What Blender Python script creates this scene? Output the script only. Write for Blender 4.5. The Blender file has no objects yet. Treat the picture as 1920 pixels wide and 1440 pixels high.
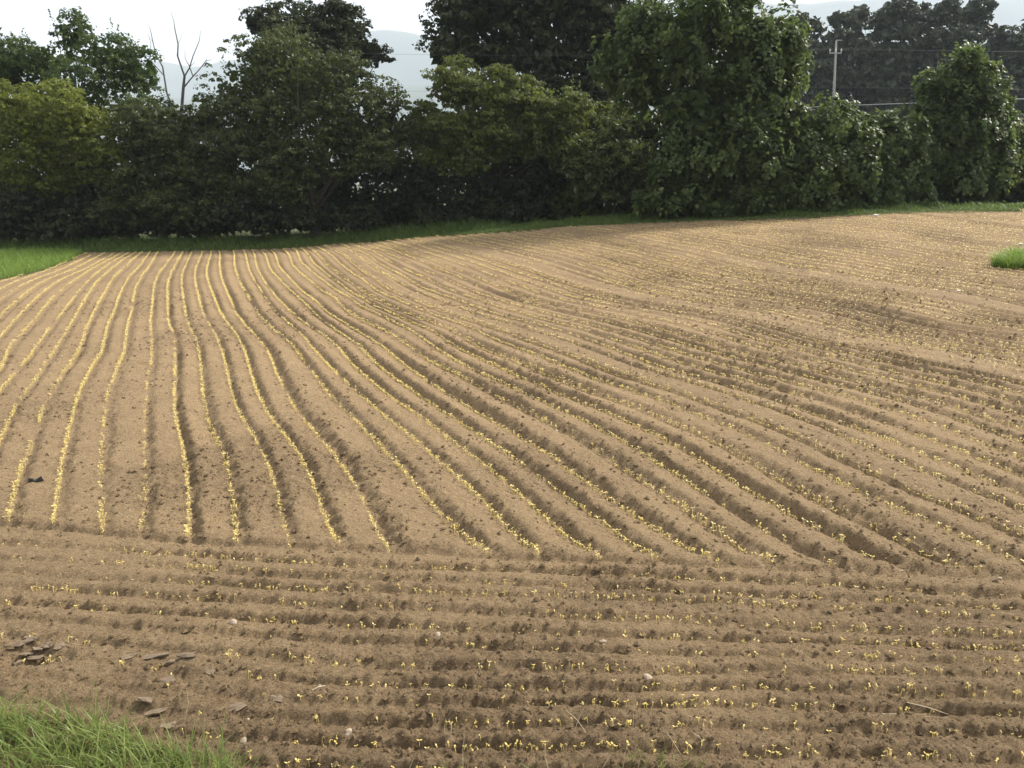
import bpy, math, random
import numpy as np
from mathutils import Vector

# ------------------------------------------------------------------ camera, sky, sun, exposure
sc = bpy.context.scene
COL = sc.collection
F = 1500.0                      # focal length in pixels of the 1920 px wide photograph
PITCH = math.radians(14.2)      # camera looks down
CAM = np.array([0.0, 0.0, 5.0])
cam_d = bpy.data.cameras.new('camera')
cam_d.sensor_width = 36.0
cam_d.lens = 36.0 * F / 1920.0
cam_d.clip_start = 0.1
cam_d.clip_end = 30000
cam = bpy.data.objects.new('camera', cam_d)
cam.location = CAM
cam.rotation_euler = (math.radians(90) - PITCH, 0, 0)
COL.objects.link(cam)
sc.camera = cam

SUN_EL = math.radians(40)
SUN_AZ = math.atan2(0.82, 0.57)      # from +Y towards +X: the light comes from behind the trees, far right
w = bpy.data.worlds.new('World'); sc.world = w; w.use_nodes = True
nt = w.node_tree; nt.nodes.clear()
wo = nt.nodes.new('ShaderNodeOutputWorld'); bg = nt.nodes.new('ShaderNodeBackground')
sky = nt.nodes.new('ShaderNodeTexSky'); sky.sky_type = 'NISHITA'; sky.sun_disc = False
sky.sun_elevation = SUN_EL; sky.sun_rotation = SUN_AZ; sky.air_density = 1.5; sky.dust_density = 4.0
hs = nt.nodes.new('ShaderNodeHueSaturation'); hs.inputs['Saturation'].default_value = 0.22
mx = nt.nodes.new('ShaderNodeMix'); mx.data_type = 'RGBA'
mx.inputs[0].default_value = 0.72                      # thin overcast veil over the clear sky
mx.inputs[7].default_value = (5.9, 5.9, 5.95, 1)
nt.links.new(sky.outputs[0], hs.inputs['Color']); nt.links.new(hs.outputs[0], mx.inputs[6])
nt.links.new(mx.outputs[2], bg.inputs[0]); bg.inputs[1].default_value = 0.10
nt.links.new(bg.outputs[0], wo.inputs[0])

sl = bpy.data.lights.new('sun', 'SUN'); sl.energy = 4.6; sl.angle = math.radians(10); sl.color = (1.0, 0.93, 0.82)
so = bpy.data.objects.new('sun', sl)
sdir = Vector((math.sin(SUN_AZ) * math.cos(SUN_EL), math.cos(SUN_AZ) * math.cos(SUN_EL), math.sin(SUN_EL)))
so.rotation_euler = sdir.to_track_quat('Z', 'Y').to_euler()
so.location = (20, 20, 40)
COL.objects.link(so)
sc.view_settings.view_transform = 'Standard'; sc.view_settings.look = 'None'
sc.view_settings.exposure = 1.02; sc.view_settings.gamma = 1.0
sc.view_settings.use_curve_mapping = False
sc.render.engine = 'CYCLES'
sc.cycles.use_denoising = True
sc.cycles.max_bounces = 5; sc.cycles.diffuse_bounces = 2; sc.cycles.transmission_bounces = 3
sc.cycles.volume_bounces = 2; sc.cycles.transparent_max_bounces = 4

# ------------------------------------------------------------------ helpers
RNG = np.random.default_rng(7)

def hash2(i, j, seed):
    h = (i.astype(np.int64) * 374761393 + j.astype(np.int64) * 668265263 + seed * 982451653) & 0xFFFFFFFF
    h = ((h ^ (h >> 13)) * 1274126177) & 0xFFFFFFFF
    h = h ^ (h >> 16)
    return (h & 0xFFFFFF) / float(0xFFFFFF)

def vnoise(x, y, scale, seed=0):
    """smooth value noise in -1..1, feature size = scale metres"""
    x = np.asarray(x, float) / scale; y = np.asarray(y, float) / scale
    a = seed * 0.7 + 0.4
    x, y = x * math.cos(a) - y * math.sin(a), x * math.sin(a) + y * math.cos(a)
    i = np.floor(x); j = np.floor(y); u = x - i; v = y - j
    u = u * u * u * (u * (u * 6 - 15) + 10); v = v * v * v * (v * (v * 6 - 15) + 10)
    n = lambda di, dj: hash2(i + di, j + dj, seed)
    return 2 * ((n(0, 0) * (1 - u) + n(1, 0) * u) * (1 - v) + (n(0, 1) * (1 - u) + n(1, 1) * u) * v) - 1

def sstep(a, b, x):
    t = np.clip((np.asarray(x, float) - a) / (b - a), 0, 1)
    return t * t * (3 - 2 * t)

def H(x, y):
    """broad shape of the land (no furrows)"""
    x = np.asarray(x, float); y = np.asarray(y, float)
    a = 0.15 + 3.3 * sstep(-30, 32, x)
    z = a * sstep(13, 62, y)
    z = z + 0.14 * vnoise(x, y, 11.0, 3) * sstep(9, 18, y) + 0.03 * vnoise(x, y, 3.5, 5) * sstep(9, 16, y)
    return z

def ray(px, py):
    u = (px - 960.0) / F; v = (720.0 - py) / F
    return np.array([u, math.cos(PITCH) + v * math.sin(PITCH), v * math.cos(PITCH) - math.sin(PITCH)])

def ground(px, py):
    d = ray(px, py); t = 1.0
    lo, hi = 1.0, 400.0
    tt = np.linspace(2, 300, 3000)
    p = CAM[None] + tt[:, None] * d[None]
    below = p[:, 2] < H(p[:, 0], p[:, 1])
    k = int(np.argmax(below)) if below.any() else len(tt) - 1
    a, b = tt[max(k - 1, 0)], tt[k]
    for _ in range(30):
        m = .5 * (a + b); q = CAM + m * d
        if q[2] < H(q[0], q[1]): b = m
        else: a = m
    q = CAM + b * d
    return np.array([q[0], q[1], float(H(q[0], q[1]))])

def at(px, py, Y):
    d = ray(px, py); return CAM + d * (Y / d[1])

def mpp(Y): return Y / F           # metres per photograph pixel, roughly

def np_mesh(name, verts, faces, attrs=None, smooth=False):
    verts = np.ascontiguousarray(verts, dtype=np.float32).reshape(-1, 3)
    me = bpy.data.meshes.new(name)
    groups = faces if isinstance(faces, list) else [faces]
    groups = [np.asarray(f, dtype=np.int32) for f in groups if len(f)]
    nl = sum(f.size for f in groups); nf = sum(len(f) for f in groups)
    me.vertices.add(len(verts)); me.vertices.foreach_set('co', verts.ravel())
    me.loops.add(nl); me.polygons.add(nf)
    me.loops.foreach_set('vertex_index', np.concatenate([f.ravel() for f in groups]))
    tot = np.concatenate([np.full(len(f), f.shape[1], np.int32) for f in groups])
    st = np.concatenate([[0], np.cumsum(tot)[:-1]]).astype(np.int32)
    me.polygons.foreach_set('loop_start', st)
    try: me.polygons.foreach_set('loop_total', tot)
    except Exception: pass
    me.polygons.foreach_set('use_smooth', np.full(nf, smooth, dtype=bool))
    for k, v in (attrs or {}).items():
        a = me.attributes.new(k, 'FLOAT', 'POINT'); a.data.foreach_set('value', np.ascontiguousarray(v, np.float32))
    me.update(calc_edges=True)
    return me

def obj(name, me, mat, parent=None):
    o = bpy.data.objects.new(name, me)
    if mat is not None and me is not None and not me.materials: me.materials.append(mat)
    COL.objects.link(o)
    if parent is not None: o.parent = parent
    return o

def tag(o, label=None, cat=None, group=None, kind=None):
    if label: o['label'] = label
    if cat: o['category'] = cat
    if group: o['group'] = group
    if kind: o['kind'] = kind
    return o

def empty(name, loc):
    o = bpy.data.objects.new(name, None); o.location = [float(c) for c in loc]; o.empty_display_size = .3
    COL.objects.link(o); return o

# ---- materials
def new_mat(name):
    m = bpy.data.materials.new(name); m.use_nodes = True
    t = m.node_tree; t.nodes.clear()
    out = t.nodes.new('ShaderNodeOutputMaterial')
    return m, t, out

def N(t, kind, **inp):
    n = t.nodes.new(kind)
    for k, v in inp.items(): n.inputs[k].default_value = v
    return n

def ramp(t, fac, stops):
    r = t.nodes.new('ShaderNodeValToRGB')
    e = r.color_ramp.elements
    while len(e) < len(stops): e.new(0.5)
    for el, (p, c) in zip(e, stops): el.position = p; el.color = (*c, 1)
    t.links.new(fac, r.inputs[0]); return r.outputs[0]

def mixc(t, fac, a, b):
    m = t.nodes.new('ShaderNodeMix'); m.data_type = 'RGBA'
    for sock, v in ((m.inputs[0], fac), (m.inputs[6], a), (m.inputs[7], b)):
        if isinstance(v, (int, float)): sock.default_value = v
        elif isinstance(v, tuple): sock.default_value = (*v, 1)
        else: t.links.new(v, sock)
    return m.outputs[2]

def noise(t, scale, detail=4, vec=None, rough=.6):
    n = t.nodes.new('ShaderNodeTexNoise'); n.inputs['Scale'].default_value = scale
    n.inputs['Detail'].default_value = detail; n.inputs['Roughness'].default_value = rough
    if vec is not None: t.links.new(vec, n.inputs['Vector'])
    return n.outputs[0]

def attr(t, name):
    a = t.nodes.new('ShaderNodeAttribute'); a.attribute_name = name; return a.outputs['Fac']

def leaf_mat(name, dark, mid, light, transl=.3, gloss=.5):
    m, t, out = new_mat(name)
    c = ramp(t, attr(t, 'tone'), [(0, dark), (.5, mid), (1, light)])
    p = N(t, 'ShaderNodeBsdfPrincipled', Roughness=gloss); p.inputs['Specular IOR Level'].default_value = .3
    t.links.new(c, p.inputs['Base Color'])
    tr = t.nodes.new('ShaderNodeBsdfTranslucent')
    g = mixc(t, .5, c, tuple(min(1, x * 1.5) for x in light)); t.links.new(g, tr.inputs[0])
    ms = t.nodes.new('ShaderNodeMixShader'); ms.inputs[0].default_value = transl
    t.links.new(p.outputs[0], ms.inputs[1]); t.links.new(tr.outputs[0], ms.inputs[2])
    t.links.new(ms.outputs[0], out.inputs[0]); return m

def bark_mat(name, a, b):
    m, t, out = new_mat(name)
    tc = t.nodes.new('ShaderNodeTexCoord')
    c = ramp(t, noise(t, 6, 6, tc.outputs['Object']), [(.3, a), (.7, b)])
    p = N(t, 'ShaderNodeBsdfPrincipled', Roughness=.9); t.links.new(c, p.inputs['Base Color'])
    bp = N(t, 'ShaderNodeBump', Strength=.6, Distance=.03); t.links.new(noise(t, 25, 5, tc.outputs['Object']), bp.inputs['Height'])
    t.links.new(bp.outputs[0], p.inputs['Normal']); t.links.new(p.outputs[0], out.inputs[0]); return m

def soil_mat(name, scale=1.0, verge=False, rock=False):
    m, t, out = new_mat(name)
    tc = t.nodes.new('ShaderNodeTexCoord'); V = tc.outputs['Object']
    if rock:
        g = t.nodes.new('ShaderNodeNewGeometry'); V = g.outputs['Position']
    big = noise(t, .35, 3, V); med = noise(t, 3.0, 5, V); fine = noise(t, 38.0, 5, V, .7)
    dry = mixc(t, ramp(t, fine, [(.3, (0, 0, 0)), (.72, (1, 1, 1))]), (.190, .132, .072), (.415, .300, .174))
    wet = mixc(t, ramp(t, fine, [(.3, (0, 0, 0)), (.72, (1, 1, 1))]), (.105, .073, .042), (.265, .187, .110))
    if rock: moist = ramp(t, med, [(.3, (.1, .1, .1)), (.7, (.8, .8, .8))])
    else: moist = attr(t, 'moist')
    c = mixc(t, moist, dry, wet)
    c = mixc(t, ramp(t, noise(t, 9.0, 6, V, .7), [(.48, (0, 0, 0)), (.72, (.55, .55, .55))]), c, (.44, .32, .20))
    if verge:
        gr = mixc(t, med, (.035, .05, .016), (.075, .085, .03))
        c = mixc(t, attr(t, 'verge'), c, gr)
    p = N(t, 'ShaderNodeBsdfPrincipled', Roughness=.95); p.inputs['Specular IOR Level'].default_value = .12
    t.links.new(c, p.inputs['Base Color'])
    b0 = N(t, 'ShaderNodeBump', Strength=.9, Distance=.045); t.links.new(noise(t, 11, 3, V, .6), b0.inputs['Height'])
    b1 = N(t, 'ShaderNodeBump', Strength=1.0, Distance=.035); t.links.new(b0.outputs[0], b1.inputs['Normal']); t.links.new(noise(t, 30, 6, V, .65), b1.inputs['Height'])
    b2 = N(t, 'ShaderNodeBump', Strength=.7, Distance=.010); t.links.new(noise(t, 120, 4, V, .7), b2.inputs['Height'])
    t.links.new(b1.outputs[0], b2.inputs['Normal']); t.links.new(b2.outputs[0], p.inputs['Normal'])
    t.links.new(p.outputs[0], out.inputs[0]); return m

def plain_mat(name, col, rough=.7, var=.25, scale=20, metal=0):
    m, t, out = new_mat(name)
    tc = t.nodes.new('ShaderNodeTexCoord')
    c = mixc(t, noise(t, scale, 5, tc.outputs['Object']), tuple(x * (1 - var) for x in col), tuple(min(1, x * (1 + var)) for x in col))
    p = N(t, 'ShaderNodeBsdfPrincipled', Roughness=rough, Metallic=metal); t.links.new(c, p.inputs['Base Color'])
    t.links.new(p.outputs[0], out.inputs[0]); return m

# ------------------------------------------------------------------ the drill rows, traced from the photograph and laid on the land
ROWS = {   # row number : points of the seedling line (photograph pixels)
 -4: [(240,465),(180,497),(113,527),(67,563),(33,597),(0,633)],
 -3: [(217,475),(190,493),(157,518),(127,537),(97,563),(67,600),(30,640),(0,673)],
 -2: [(233,475),(207,497),(183,513),(153,543),(133,570),(107,600),(87,627),(57,667),(23,707),(0,733)],
 -1: [(250,475),(227,493),(197,517),(170,547),(153,577),(130,613),(117,640),(90,673),(67,713),(37,750),(20,783),(3,823)],
  0: [(267,475),(240,497),(213,523),(197,550),(180,583),(163,610),(157,637),(148,660),(123,693),(97,733),(82,763),(67,810),(50,853),(28,913),(18,975)],
  1: [(282,475),(263,500),(240,523),(227,550),(217,580),(202,607),(197,637),(192,660),(177,680),(153,727),(140,763),(128,817),(117,860),(110,917),(100,990)],
  2: [(298,473),(283,497),(263,523),(252,547),(250,573),(242,603),(237,633),(235,657),(220,693),(202,740),(197,773),(192,833),(190,870),(188,917),(195,1000)],
  3: [(328,477),(310,500),(293,520),(288,547),(287,573),(282,600),(286,640),(285,680),(278,707),(272,770),(270,840),(272,880),(275,917),(262,1000)],
  4: [(345,473),(328,500),(315,527),(315,573),(315,607),(328,627),(330,673),(328,717),(328,767),(337,807),(347,853),(353,907),(357,950),(352,1008)],
  5: [(362,472),(350,493),(340,520),(343,550),(348,583),(353,610),(368,633),(375,660),(378,690),(380,727),(388,770),(403,813),(420,843),(433,887),(445,1000)],
  6: [(382,473),(368,500),(365,523),(372,550),(378,580),(387,603),(405,627),(417,653),(425,687),(433,727),(447,767),(467,800),(490,837),(510,883),(540,1003)],
  7: [(398,473),(388,500),(388,520),(400,550),(412,583),(423,603),(445,627),(460,653),(470,693),(483,733),(503,773),(533,810),(560,843),(580,883),(628,1008)],
  8: [(413,472),(412,497),(415,520),(430,553),(443,587),(463,613),(487,633),(507,660),(518,693),(537,733),(560,770),(593,807),(623,840),(640,865),(680,925),(717,1010)],
  9: [(440,472),(440,500),(450,527),(473,567),(493,597),(520,622),(547,640),(573,673),(597,707),(617,733),(640,758),(700,815),(760,880),(800,930),(905,1022)],
 10: [(460,473),(467,507),(487,540),(510,577),(540,603),(567,627),(587,650),(610,673),(638,703),(690,747),(727,783),(790,830),(840,873),(890,917),(1000,1026)],
 11: [(477,473),(482,503),(493,527),(517,557),(547,583),(580,610),(610,627),(640,653),(660,677),(697,707),(730,737),(773,767),(840,817),(907,863),(973,917),(1107,1030)],
 12: [(497,475),(507,507),(530,530),(560,557),(597,590),(640,622),(673,643),(700,670),(730,693),(767,720),(827,760),(880,797),(940,837),(1000,877),(1057,917),(1133,973),(1220,1037)],
 13: [(515,473),(523,500),(547,527),(573,550),(607,577),(640,597),(667,613),(693,630),(727,653),(783,693),(817,717),(857,740),(930,783),(1007,830),(1083,883),(1113,907),(1200,963),(1287,1020),(1343,1047)],
 14: [(540,473),(550,500),(580,527),(610,547),(638,568),(663,590),(707,607),(740,627),(770,647),(800,667),(847,690),(920,727),(987,760),(1047,793),(1113,830),(1187,883),(1250,917),(1307,963),(1413,1030)],
 15: [(557,470),(563,490),(587,513),(617,533),(638,550),(673,573),(713,587),(750,607),(783,627),(840,663),(907,700),(973,727),(1040,757),(1107,790),(1173,823),(1277,887),(1390,963),(1483,1013)],
 19: [(640,475),(680,510),(740,548),(800,572),(873,597),(940,618),(1007,640),(1073,664),(1140,690),(1280,735),(1347,760),(1413,782),(1480,808),(1547,842),(1590,862)],
 29: [(827,460),(917,483),(973,500),(1040,522),(1123,548),(1207,566),(1277,577),(1380,594),(1447,610),(1533,636),(1680,663),(1747,677),(1847,697),(1917,713)],
}
DV = np.array([-.40, .9165]); NV = np.array([.9165, .40])
SG = np.arange(-20.0, 130.0, .5)
keys = sorted(ROWS)
T = np.full((len(keys), len(SG)), np.nan)
SP = .655
for k, n in enumerate(keys):
    P = np.array([ground(*p)[:2] for p in ROWS[n]])
    s = P @ DV; t = P @ NV
    o = np.argsort(s); s, t = s[o], t[o]
    ins = (SG >= s[0] - .4) & (SG <= s[-1] + .4)
    T[k, ins] = np.interp(SG[ins], s, t)
# where a row is not covered it follows the full-length row 8 at its own distance
K8 = keys.index(8)
c8 = np.where(~np.isnan(T[K8]))[0]
T[K8, :c8[0]] = T[K8, c8[0]]; T[K8, c8[-1] + 1:] = T[K8, c8[-1]]
for k in range(len(keys)):
    c = np.where(~np.isnan(T[k]))[0]
    T[k, :c[0]] = T[K8, :c[0]] + (T[k, c[0]] - T[K8, c[0]])
    T[k, c[-1] + 1:] = T[K8, c[-1] + 1:] + (T[k, c[-1]] - T[K8, c[-1]])
def gsm(v, sig):
    r = int(3 * sig) + 1; k = np.exp(-.5 * (np.arange(-r, r + 1) / sig) ** 2); k /= k.sum()
    return np.convolve(np.pad(v, r, mode='edge'), k, 'valid')
for k in range(len(keys)):
    near = gsm(T[k], .9); far = gsm(T[k], 4.0)
    wgt = sstep(20, 42, SG); T[k] = near * (1 - wgt) + far * wgt
for k in range(1, len(keys)):            # never let two rows cross
    T[k] = np.maximum(T[k], T[k - 1] + .42 * (keys[k] - keys[k - 1]))

def row_t(n, s):
    """cross-field position of drill row n at s"""
    if n <= keys[0]: return np.interp(s, SG, T[0]) + (n - keys[0]) * SP
    if n >= keys[-1]: return np.interp(s, SG, T[-1]) + (n - keys[-1]) * SP
    k = max(i for i in range(len(keys)) if keys[i] <= n)
    f = (n - keys[k]) / (keys[k + 1] - keys[k])
    return np.interp(s, SG, T[k]) * (1 - f) + np.interp(s, SG, T[k + 1]) * f

def row_index(x, y):
    s = x * DV[0] + y * DV[1]; t = x * NV[0] + y * NV[1]
    rows = [np.interp(s, SG, T[k]) for k in range(len(keys))]
    idx = keys[0] + np.minimum(t - rows[0], 0) / SP + np.maximum(t - rows[-1], 0) / SP
    for k in range(len(keys) - 1):
        idx = idx + np.clip((t - rows[k]) / (rows[k + 1] - rows[k]), 0, 1) * (keys[k + 1] - keys[k])
    return idx, s

# the rows drilled crosswise on the headland; 0 is its far border
HEAD = [[(0,978),(120,990),(200,1003),(400,1012),(640,1025),(900,1038),(1220,1048),(1500,1062),(1920,1080)]]
_c = [(0,640,1280,1900), (1018,1057,1077,1115), (1045,1078,1107,1138), (1070,1103,1123,1160), (1097,1132,1160,1190),
      (1127,1167,1193,1215), (1155,1198,1223,1240), (1190,1243,1253,1263), (1225,1283,1283,1297), (1265,1318,1315,1330),
      (1310,1350,1358,1373), (1355,1392,1402,1422), (1400,1437,1450,1472)]
for r in _c[1:]: HEAD.append(list(zip(_c[0], r)))
XG = np.arange(-16.0, 16.01, .25)
HY = []
for r in HEAD:
    P = np.array([ground(*p)[:2] for p in r]); o = np.argsort(P[:, 0])
    yy = np.interp(XG, P[o, 0], P[o, 1])
    sl_ = -.11
    yy = np.where(XG < P[o, 0][0], P[o, 1][0] + sl_ * (XG - P[o, 0][0]), yy)
    yy = np.where(XG > P[o, 0][-1], P[o, 1][-1] + sl_ * (XG - P[o, 0][-1]), yy)
    HY.append(gsm(yy, 2.2))
for k in range(1, len(HY)): HY[k] = np.minimum(HY[k], HY[k - 1] - .16)
HY = np.array(HY)
def head_y(k, x): return np.interp(x, XG, HY[k])
def head_index(x, y):
    rows = [np.interp(x, XG, HY[k]) for k in range(len(HY))]
    m = np.maximum(rows[-1] - y, 0) / .36 + np.minimum(rows[0] - y, 0) / .36
    for k in range(len(rows) - 1):
        m = m + np.clip((rows[k] - y) / (rows[k] - rows[k + 1]), 0, 1)
    return m

# far border of the tilled soil
_e = np.array([ground(*p)[:2] for p in [(150,473),(250,472),(640,456),(960,433),(1300,414),(1600,404),(1918,396)]])
_e = _e[np.argsort(_e[:, 0])]
def edge_y(x): return np.interp(x, _e[:, 0], _e[:, 1], left=_e[0, 1], right=_e[-1, 1] + 2)
PATCH = np.array([ground(*p)[:2] for p in [(-420,470),(0,474),(60,472),(110,473),(158,474),(132,490),(85,506),(35,518),(-20,528),(-120,545),(-420,575)]])
def in_poly(x, y, poly):
    c = np.zeros(len(x), bool); n = len(poly)
    for i in range(n):
        x1, y1 = poly[i]; x2, y2 = poly[(i + 1) % n]
        cond = ((y1 > y) != (y2 > y)) & (x < (x2 - x1) * (y - y1) / (y2 - y1 + 1e-12) + x1); c ^= cond
    return c

HOLLOWS = [(*ground(px, py)[:2], r, d) for px, py, r, d in [(55, 1224, .26, .09), (112, 1226, .14, .06), (300, 1234, .30, .06), (330, 1262, .20, .08), (235, 1268, .22, .05), (290, 1335, .22, .05), (440, 1316, .2, .05)]]
ROWAMP = RNG.uniform(.75, 1.2, 400)
ROWAMP[104:400:4] *= 1.35
for n_ in (19, 29, 30, 42, 43, 57, 73): ROWAMP[n_ + 100] = .15
def hash1(a): return hash2(a, a * 0 + 17, 5)

def relief(x, y):
    """furrows, wall by wall, and the loose crumb; returns height and how cloddy / moist the soil is"""
    n, s = row_index(x, y)
    fl = np.floor(n); fr = n - fl
    amp = ROWAMP[np.clip(fl.astype(int) + 100, 0, 399)]
    amp = amp * (1 + .45 * vnoise(s, n * .9, 2.6, 11)) * (.60 + .62 * sstep(-1, 11, n))
    fr2 = np.clip(fr + .045 * vnoise(x, y, .18, 21), 0, 1)
    prof = np.where(fr2 < .33, sstep(.05, .33, fr2), 1 - .88 * ((fr2 - .33) / .67) ** 1.25)
    prof = prof * (1 - sstep(.93, 1.0, fr2))
    zm = -.104 * amp * (1 - prof)
    clod_m = np.exp(-((fr - .20) / .16) ** 2) * amp
    m = head_index(x, y)
    g = m - np.floor(m)                       # g -> 1 just behind the next nearer row
    ha = (.85 + .6 * vnoise(x, np.floor(m) * 3.0, 2.0, 31)) * (1 - .45 * sstep(5, 7, m) * sstep(-1.0, -4, x))
    g2 = np.clip(g + .045 * vnoise(x, y, .5, 22) + .025 * vnoise(x, y, .14, 23), 0, 1)
    ph = np.where(g2 > .72, 1 - sstep(.72, .96, g2), .25 * sstep(0, .12, g2) + .75 * (g2 / .72) ** .8)
    zh = -.072 * ha * (1 - ph)
    clod_h = np.clip(np.exp(-((g - .8) / .2) ** 2) * ha + .55 * sstep(.0, .7, vnoise(x, y, 1.3, 41)), 0, 1.4)
    bl = sstep(-.30, .0, m)                   # 0 main field, 1 headland
    zm = zm * (1 - .5 * sstep(-1.6, -.5, m)) + .035 * np.exp(-((m + .55) / .3) ** 2) * (1 + .5 * vnoise(x, y, .7, 35))
    inside = sstep(-.8, .4, edge_y(x) - y) * (1 - in_poly(np.ravel(x), np.ravel(y), PATCH).reshape(np.shape(x)))
    z = (zm * (1 - bl) + zh * bl)
    clod = clod_m * (1 - bl) + clod_h * bl
    patch = sstep(-.2, .6, vnoise(x, y, 4.0, 43) + .4 * vnoise(x, y, 1.1, 44))
    rough = .50 + .70 * clod + .55 * patch
    d = np.hypot(x, y)
    big = vnoise(x, y, .34, 51); mid = np.abs(vnoise(x, y, .17, 52)) * 2 - .7; fin = np.abs(vnoise(x, y, .095, 53)) * 2 - .7; tiny = vnoise(x, y, .06, 54)
    z = z + rough * (.014 * big + (.020 - .010 * bl) * mid * sstep(50, 24, d) + (.022 - .004 * bl) * fin * sstep(34, 15, d) + .010 * tiny * sstep(16, 9, d))
    z = z * inside
    for hx0, hy0, hr, hd in HOLLOWS:
        z = z - hd * np.exp(-(((x - hx0) / hr) ** 2 + ((y - hy0) / (hr * .7)) ** 2) ** 1.5)
    band = vnoise(s / 14, np.floor((n + .3) / 2) * 1.37, 1.0, 165) * sstep(10, 18, n) * (1 - bl)
    moist = np.clip(  .16 + .34 * band + .36 * patch * (.6 + .4 * bl) + .20 * patch * sstep(-.4, .5, vnoise(x, y, 6.5, 61)) + .20 * vnoise(x, y, .5, 62)
                    + .42 * sstep(.25, 1.0, vnoise((x - 1) * .45, y - 8.6, 2.6, 63) * .6 + np.exp(-((y - 9.1 + .06 * x) / .8) ** 2) * .5) * bl, 0, 1)
    return z, clod, moist, inside, bl

def surf(x, y):
    x = np.atleast_1d(np.asarray(x, float)); y = np.atleast_1d(np.asarray(y, float))
    return H(x, y) + relief(x, y)[0]

# ------------------------------------------------------------------ ground sheets
M_soil = soil_mat('tilled_soil', verge=True)
ys = [3.2]
while ys[-1] < 80: ys.append(ys[-1] + .0035 * (ys[-1] + 1.9))
ys = np.array(ys); us = np.linspace(-.79, .79, 680)
Yg, Ug = np.meshgrid(ys, us, indexing='ij'); Xg = (Yg + 5.0) * Ug
zr, cl, mo, ins, bl = relief(Xg.ravel(), Yg.ravel())
Z = H(Xg.ravel(), Yg.ravel()) + zr
# a shallow hollow where crusted soil broke open near the grass
nr, ncn = Yg.shape
ii = (np.arange(nr - 1)[:, None] * ncn + np.arange(ncn - 1)[None]).ravel()
faces = np.stack([ii, ii + 1, ii + ncn + 1, ii + ncn], 1)
me = np_mesh('field', np.stack([Xg.ravel(), Yg.ravel(), Z], 1), faces, {'moist': mo, 'verge': 1 - ins}, smooth=True)
tag(obj('field', me, M_soil), 'brown tilled field with drilled furrows', kind='structure')

M_land = None
def land_mat():
    m, t, out = new_mat('rough_land')
    tc = t.nodes.new('ShaderNodeTexCoord')
    c = ramp(t, noise(t, .25, 6, tc.outputs['Object']), [(.3, (.035, .05, .015)), (.6, (.07, .085, .03)), (.8, (.12, .10, .05))])
    p = N(t, 'ShaderNodeBsdfPrincipled', Roughness=.95); t.links.new(c, p.inputs['Base Color'])
    t.links.new(p.outputs[0], out.inputs[0]); return m
M_land = land_mat()
g1 = np.concatenate([np.linspace(-8300, -400, 12), np.linspace(-300, 300, 80), np.linspace(400, 8300, 12)])
g2 = np.concatenate([np.linspace(-250, -120, 3), np.linspace(-90, 300, 60), np.linspace(400, 8000, 20)])
A, B = np.meshgrid(g1, g2, indexing='xy')
def HG(x, y): return H(x, y) - .40 + .4 * sstep(85, 100, y) + 13 * sstep(98, 190, y) * sstep(0, 60, x)
zz = HG(A, B)
nb, na = A.shape
ii = (np.arange(nb - 1)[:, None] * na + np.arange(na - 1)[None]).ravel()
me = np_mesh('ground', np.stack([A.ravel(), B.ravel(), zz.ravel()], 1), np.stack([ii, ii + 1, ii + na + 1, ii + na], 1), smooth=True)
tag(obj('ground', me, M_land), 'rough land around the field', kind='structure')

# far mountains
def hill_mat():
    m, t, out = new_mat('wooded_hill')
    tc = t.nodes.new('ShaderNodeTexCoord')
    c = ramp(t, noise(t, .01, 6, tc.outputs['Object']), [(.35, (.03, .05, .03)), (.65, (.06, .085, .045))])
    p = N(t, 'ShaderNodeBsdfPrincipled', Roughness=.95); t.links.new(c, p.inputs['Base Color'])
    t.links.new(p.outputs[0], out.inputs[0]); return m
M_hill = hill_mat()
def ridge(name, prof, Yc, depth, seed, label):
    px = np.array([p[0] for p in prof], float)
    xs = np.array([at(p[0], p[1], Yc)[0] for p in prof]); zs = np.array([at(p[0], p[1], Yc)[2] for p in prof])
    gx = np.linspace(xs[0], xs[-1], 260); gy = np.linspace(-1, 1, 40)
    X, Yn = np.meshgrid(gx, gy, indexing='xy')
    hz = np.interp(X, xs, zs)
    hz = gsm(np.interp(gx, xs, zs), 3)[None, :].repeat(40, 0)
    zz = hz * (1 - np.abs(Yn) ** 1.3) * (1 + .05 * vnoise(X, Yn * depth, 500, seed)) + 14 * vnoise(X, Yn * depth, 160, seed + 1) * (1 - np.abs(Yn)) - 8
    Y = Yc + Yn * depth
    nb, na = X.shape
    ii = (np.arange(nb - 1)[:, None] * na + np.arange(na - 1)[None]).ravel()
    me = np_mesh(name, np.stack([X.ravel(), Y.ravel(), zz.ravel()], 1), np.stack([ii, ii + 1, ii + na + 1, ii + na], 1), smooth=True)
    return tag(obj(name, me, M_hill), label, kind='structure')
ridge('hills', [(-700,140),(-200,120),(0,108),(120,100),(250,97),(300,98),(335,110),(352,126),(380,116),(430,108),(560,90),(690,68),(790,64),(1000,40),(1300,8),(1500,2),(1750,-10),(1920,-20),(2500,-10)], 6200, 1500, 71, 'distant blue mountain ridge')
ridge('hills', [(-700,200),(0,190),(350,185),(600,172),(720,160),(760,153),(800,158),(1000,150),(1500,140),(2500,150)], 4000, 800, 75, 'nearer low wooded ridge')

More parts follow.
